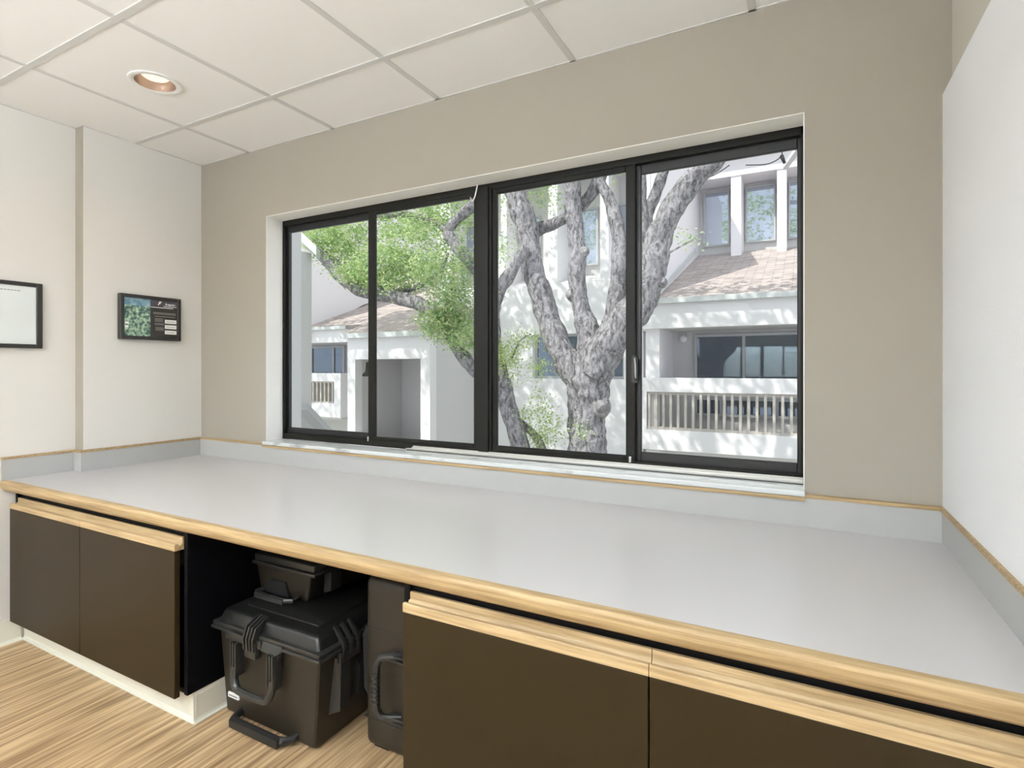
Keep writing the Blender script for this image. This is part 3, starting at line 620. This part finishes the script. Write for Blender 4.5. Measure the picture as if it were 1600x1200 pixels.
# ---- near wing of our own building, left of the window view
nw = empty('building_wing', (-2.6, 1.5, -3.1), 'pale grey stucco wing wall standing just outside at the left of the window', 'building')
x1w = -2.0; yend = 2.44
MB().box(x1w-.4, x1w, .25, yend, -3.1, 6).build('wing_wall', M['stucco_grey'], nw)
pq = at(487, 420, 3.4); zt1 = at(472, 380, 3.3).z; zt2 = at(487, 396, 3.4).z
m = MB(); m.prism([(pq.x-.4, 2.3, -3.1), (pq.x, 2.3, -3.1), (pq.x, 2.3, zt2), (pq.x-.4, 2.3, zt2+.25)], (0, 1.1, 0)); m.build('wing_wall', M['stucco_grey'], nw)
m = MB(); r0, r1 = at(468, 360, 3.3), at(494, 384, 3.3); m.prism([r0, r1, r1-Vector((0, 0, .13)), r0-Vector((0, 0, .13))], (-.2, .25, 0)); m.build('rake_trim', M['trim_l'], nw)
hr = MB(); h0, h1 = at(462, 630, 3.0), at(520, 690, 3.6)
hr.prism([h0, h1, h1-Vector((0, 0, .09)), h0-Vector((0, 0, .09))], (.10, .10, 0))
sr = hr.build('handrail', M['winframe'], label='sloping grey stair handrail outside beside the left wing wall', cat='handrail')

# ---- overhead cables near the upper right
cb = MB()
cb.tube(spline([tuple(at(1075, 279, 7)), tuple(at(1110, 276, 7)), tuple(at(1140, 258, 7))], 6), .008, 6)
cb.tube(spline([tuple(at(1140, 235, 7)), tuple(at(1175, 243, 7)), tuple(at(1222, 236, 7)), tuple(at(1262, 232, 7))], 6), .008, 6)
cb.tube(spline([tuple(at(1165, 258, 7)), tuple(at(1200, 256, 7)), tuple(at(1221, 243, 7)), tuple(at(1219, 222, 7)), tuple(at(1218, 190, 7))], 6), .008, 6)
cb.tube([at(1221, 243, 7), at(1226, 255, 7)], [.03, .02], 6)
cb.build('overhead_cable', M['trimp'], smooth=True, label='thin dark overhead cables looping in front of the upper right facade', cat='cable')

# ------------------------------------------------------------------ trees
rnd = random.Random(5)
def limb(mb, pts, Y, seed=0, seg=16, n=8, jit=.22):
    """pts: (u, v, radius px[, Y])"""
    q = []
    for p in pts:
        y = p[3] if len(p) > 3 else Y; w_ = at(p[0], p[1], y); q.append((w_.x, w_.y, w_.z, p[2]*mpp(p[0], y)))
    s = spline(q, n); mb.tube([a[:3] for a in s], [max(.004, a[3]) for a in s], seg, jitter=jit, seed=seed)
oak = empty('oak_tree', tuple(at(918, 760, 4.5).xy)+(-3.1,), 'big forked oak with rough grey bark seen through the middle and right panes', 'tree')
tb = MB(); base = at(920, 760, 4.5); rr = 32*mpp(920, 4.5)
tb.tube([a[:3] for a in spline([(base.x, base.y, -3.12, rr*1.5), (base.x, base.y, -2.2, rr*1.1), (base.x, base.y, -1, rr), tuple(at(918, 720, 4.5))+(rr,)], 6)],
        [a[3] for a in spline([(0, 0, 0, rr*1.5), (0, 0, 0, rr*1.1), (0, 0, 0, rr), (0, 0, 0, rr)], 6)], 18, jitter=.2)
limb(tb, [(918, 730, 31), (917, 690, 30), (916, 650, 28), (918, 615, 30), (924, 580, 33), (932, 552, 30), (938, 530, 20)], 4.5, 1, 20)
limb(tb, [(918, 610, 22), (900, 582, 25), (878, 550, 21), (858, 500, 18.5), (842, 450, 18), (831, 410, 17), (824, 370, 17), (816, 330, 18), (800, 290, 15), (785, 250, 14), (772, 190, 13), (765, 120, 11)], 4.45, 2)
limb(tb, [(930, 590, 22), (925, 555, 21), (917, 515, 17), (907, 478, 14), (901, 445, 13.5), (902, 400, 14), (898, 350, 13), (894, 300, 12.5), (895, 250, 12), (900, 190, 11), (905, 110, 10)], 4.5, 3)
limb(tb, [(828, 366, 10), (845, 357, 10), (862, 350, 9.5), (885, 340, 9), (906, 323, 9), (922, 306, 9.5), (936, 282, 10), (948, 250, 10), (965, 200, 9)], 4.75, 4)
limb(tb, [(925, 585, 24), (945, 548, 27), (972, 508, 26), (1000, 470, 25), (1018, 430, 22), (1024, 395, 20), (1036, 355, 19.5), (1062, 308, 18), (1092, 272, 17), (1125, 240, 16), (1160, 190, 14), (1200, 120, 12)], 4.4, 5, 18)
limb(tb, [(948, 550, 18), (958, 500, 15), (965, 450, 13), (968, 400, 12), (964, 350, 11), (952, 312, 9), (938, 285, 8), (925, 262, 7)], 4.7, 6)
limb(tb, [(985, 500, 16), (996, 440, 14), (1002, 385, 12), (1003, 340, 10), (1001, 300, 9), (1001, 255, 8.5), (1003, 200, 8)], 4.8, 7)
limb(tb, [(1004, 372, 10), (1012, 335, 9), (1026, 300, 9), (1036, 270, 9), (1044, 235, 8), (1052, 180, 7)], 4.85, 8)
limb(tb, [(1088, 372, 1.2), (1065, 384, 1.5), (1040, 398, 2), (1028, 402, 3)], 4.4, 9, 6, jit=0)
oak_tr = tb.build('trunk', M['bark'], oak, smooth=True)
def knot(u, v, Y, r, nx=0):
    p = at(u, v, Y); m_ = MB(); rr_ = r*mpp(u, Y); dcam = (CAM-p).normalized()
    dcam = (dcam+Vector((nx, 0, .05))).normalized()
    m_.tube([p-dcam*rr_*1.3, p-dcam*rr_*.4, p, p+dcam*rr_*.06, p-dcam*rr_*.12, p-dcam*rr_*.15], [rr_*1.5, rr_*1.2, rr_*1.0, rr_*.8, rr_*.6, rr_*.2], 18, jitter=.3, seed=r)
    m_.build('pruned_knot', M['cut'], oak, smooth=True)
knot(942, 634, 4.38, 14, .5); knot(893, 460, 4.44, 9.5, -.3); knot(826, 412, 4.38, 9, -.4); knot(894, 592, 4.33, 8, 0); knot(1036, 440, 4.32, 7, .4); knot(915, 392, 4.42, 6, .6)
# leaning oak in front/left
oak2 = empty('oak_tree', tuple(at(822, 760, 4.2).xy)+(-3.1,), 'leaning leafy oak at the left whose long branch crosses the left panes', 'tree')
tb = MB(); base = at(830, 760, 4.2); rr = 15*mpp(830, 4.2)
tb.tube([(base.x+.1, base.y, -3.12), (base.x+.06, base.y, -2), (base.x+.03, base.y, -1), tuple(at(826, 745, 4.2))], [rr*1.6, rr*1.3, rr*1.1, rr], 14, jitter=.2)
limb(tb, [(826, 750, 15), (815, 710, 15), (803, 665, 14), (792, 625, 13), (785, 595, 12), (778, 560, 10), (774, 520, 9), (773, 485, 9), (781, 455, 10), (796, 428, 10), (812, 402, 9), (822, 385, 8)], 4.2, 11)
limb(tb, [(790, 612, 10), (765, 592, 11), (742, 578, 11), (725, 558, 10), (708, 535, 9), (697, 510, 9), (684, 492, 10), (662, 478, 11), (635, 468, 11), (600, 460, 11), (570, 452, 13), (545, 438, 13), (520, 416, 11), (500, 395, 9), (486, 378, 7)], 4.3, 12)
limb(tb, [(775, 480, 7), (758, 440, 9), (742, 418, 9), (722, 395, 10), (706, 375, 9), (700, 362, 8), (712, 345, 8), (735, 325, 9), (765, 300, 9), (790, 270, 8)], 4.5, 13)
limb(tb, [(612, 460, 6), (640, 452, 5), (668, 440, 4), (690, 420, 3), (700, 395, 2.5)], 4.4, 14, 8)
limb(tb, [(700, 362, 6), (675, 345, 4), (640, 335, 4), (600, 338, 4), (570, 335, 3), (530, 330, 3)], 4.7, 15, 8)
limb(tb, [(690, 492, 5), (700, 478, 4), (705, 465, 3), (712, 448, 2)], 4.2, 16, 8)
limb(tb, [(805, 655, 6), (825, 670, 6), (842, 690, 7), (852, 720, 8)], 4.35, 17, 10)
limb(tb, [(800, 560, 1.5), (806, 545, 1.5), (815, 530, 1.2), (830, 522, 1)], 4.2, 18, 6, jit=0)
oak2_tr = tb.build('trunk', M['bark'], oak2, smooth=True)
def leaf_cloud(mb, blobs, size=.055, seed=1):
    rg = random.Random(seed); bm = mb.bm
    for (u, v, Y, ru, rv, ry, n) in blobs:
        c = at(u, v, Y); k = mpp(u, Y)
        # twig centres then leaves round them for clumpy texture
        nc = max(1, n//16)
        for _ in range(nc):
            while True:
                a = Vector((rg.uniform(-1, 1), rg.uniform(-1, 1), rg.uniform(-1, 1)))
                if a.length < 1: break
            cc = c+RT*(a.x*ru*k)+Vector((0, 1, 0))*(a.y*ry)+Vector((0, 0, 1))*(a.z*rv*k)
            for _ in range(16):
                p = cc+Vector((rg.gauss(0, .075), rg.gauss(0, .075), rg.gauss(0, .06)))
                d = Vector((rg.gauss(0, 1), rg.gauss(0, 1), rg.gauss(0, .7))).normalized(); s = size*rg.uniform(.6, 1.2)
                nrm = Vector((rg.gauss(0, .6), rg.gauss(0, .6), 1)).normalized(); w_ = d.cross(nrm)
                if w_.length < .1: continue
                w_ = w_.normalized()*s*.24; f_ = d*s
                vs_ = [bm.verts.new(q) for q in (p, p+f_*.45+w_, p+f_, p+f_*.45-w_)]
                bm.faces.new(vs_)
L1 = MB(); leaf_cloud(L1, [
    (530, 385, 4.5, 52, 38, .55, 3800), (600, 420, 4.4, 55, 36, .5, 3000), (560, 430, 4.2, 40, 18, .3, 900), (650, 390, 4.6, 65, 50, .7, 4200), (620, 345, 4.9, 80, 28, .7, 3000),
    (700, 335, 5.0, 45, 38, .6, 1700), (690, 430, 4.4, 45, 34, .5, 2300), (520, 350, 4.8, 45, 20, .6, 1100), (492, 352, 4.6, 22, 28, .4, 900), (512, 378, 4.5, 24, 20, .3, 700), (610, 445, 4.3, 48, 16, .35, 1000), (715, 470, 4.3, 32, 30, .4, 1700),
    (700, 510, 4.2, 34, 26, .35, 2000), (728, 530, 4.1, 22, 20, .3, 900), (680, 495, 4.1, 22, 16, .3, 500), (690, 300, 5.0, 90, 30, .9, 1500), (560, 300, 5.0, 90, 30, .8, 1500), (735, 410, 4.5, 22, 30, .4, 600),
    (640, 200, 5.2, 220, 80, 1.6, 7000)], .058, 3)
L1.build('foliage', M['leaf'], oak2, recalc=False)
L2 = MB(); leaf_cloud(L2, [(788, 560, 4.1, 15, 28, .15, 750), (778, 545, 4.1, 10, 20, .1, 250), (822, 532, 4.2, 26, 13, .15, 420), (838, 577, 4.2, 16, 12, .12, 260), (800, 585, 4.2, 10, 10, .1, 100),
    (845, 640, 4.3, 18, 28, .15, 380), (858, 675, 4.3, 22, 24, .15, 450), (835, 690, 4.3, 14, 14, .12, 200), (822, 650, 4.3, 12, 10, .1, 160)], .045, 4)
L2.build('leafy_sprout', M['leaf_y'], oak2, recalc=False)
L3 = MB(); leaf_cloud(L3, [(905, 672, 4.15, 18, 10, .05, 110), (1082, 376, 4.4, 18, 9, .06, 90), (850, 305, 5.3, 26, 30, .3, 520), (790, 385, 5.3, 24, 32, .3, 420), (805, 340, 5.4, 22, 26, .3, 220), (960, 282, 5.0, 8, 8, .1, 32), (778, 455, 4.3, 8, 12, .1, 60)], .048, 6)
L3.build('leafy_sprout', M['leaf'], oak, recalc=False)
# the oak's crown above the window view: it throws the dappled shade
L4 = MB(); rg = random.Random(9)
def crown(mb, n, x0, x1, y0, y1, z0, z1, size, clump, seed):
    rg = random.Random(seed); bm = mb.bm
    for _ in range(n):
        c = Vector((rg.uniform(x0, x1), rg.uniform(y0, y1), rg.uniform(z0, z1)))
        for _ in range(14):
            p = c+Vector((rg.gauss(0, clump), rg.gauss(0, clump), rg.gauss(0, clump*.7))); d = Vector((rg.gauss(0, 1), rg.gauss(0, 1), rg.gauss(0, .5))).normalized()
            w_ = d.cross(Vector((rg.gauss(0, .4), rg.gauss(0, .4), 1)).normalized())
            if w_.length < .1: continue
            w_ = w_.normalized()*size*.3; f_ = d*size
            bm.faces.new([bm.verts.new(q) for q in (p, p+f_*.5+w_, p+f_, p+f_*.5-w_)])
crown(L4, 450, -7.5, 4.5, 3.0, 5.3, 5.9, 7.9, .16, .28, 10)
L4.build('foliage', M['leaf'], oak, recalc=False)
L5 = MB(); crown(L5, 360, -14.5, -5.5, 1.5, 5.0, 5.6, 7.6, .16, .28, 12); L5.build('foliage', M['leaf'], oak2, recalc=False)
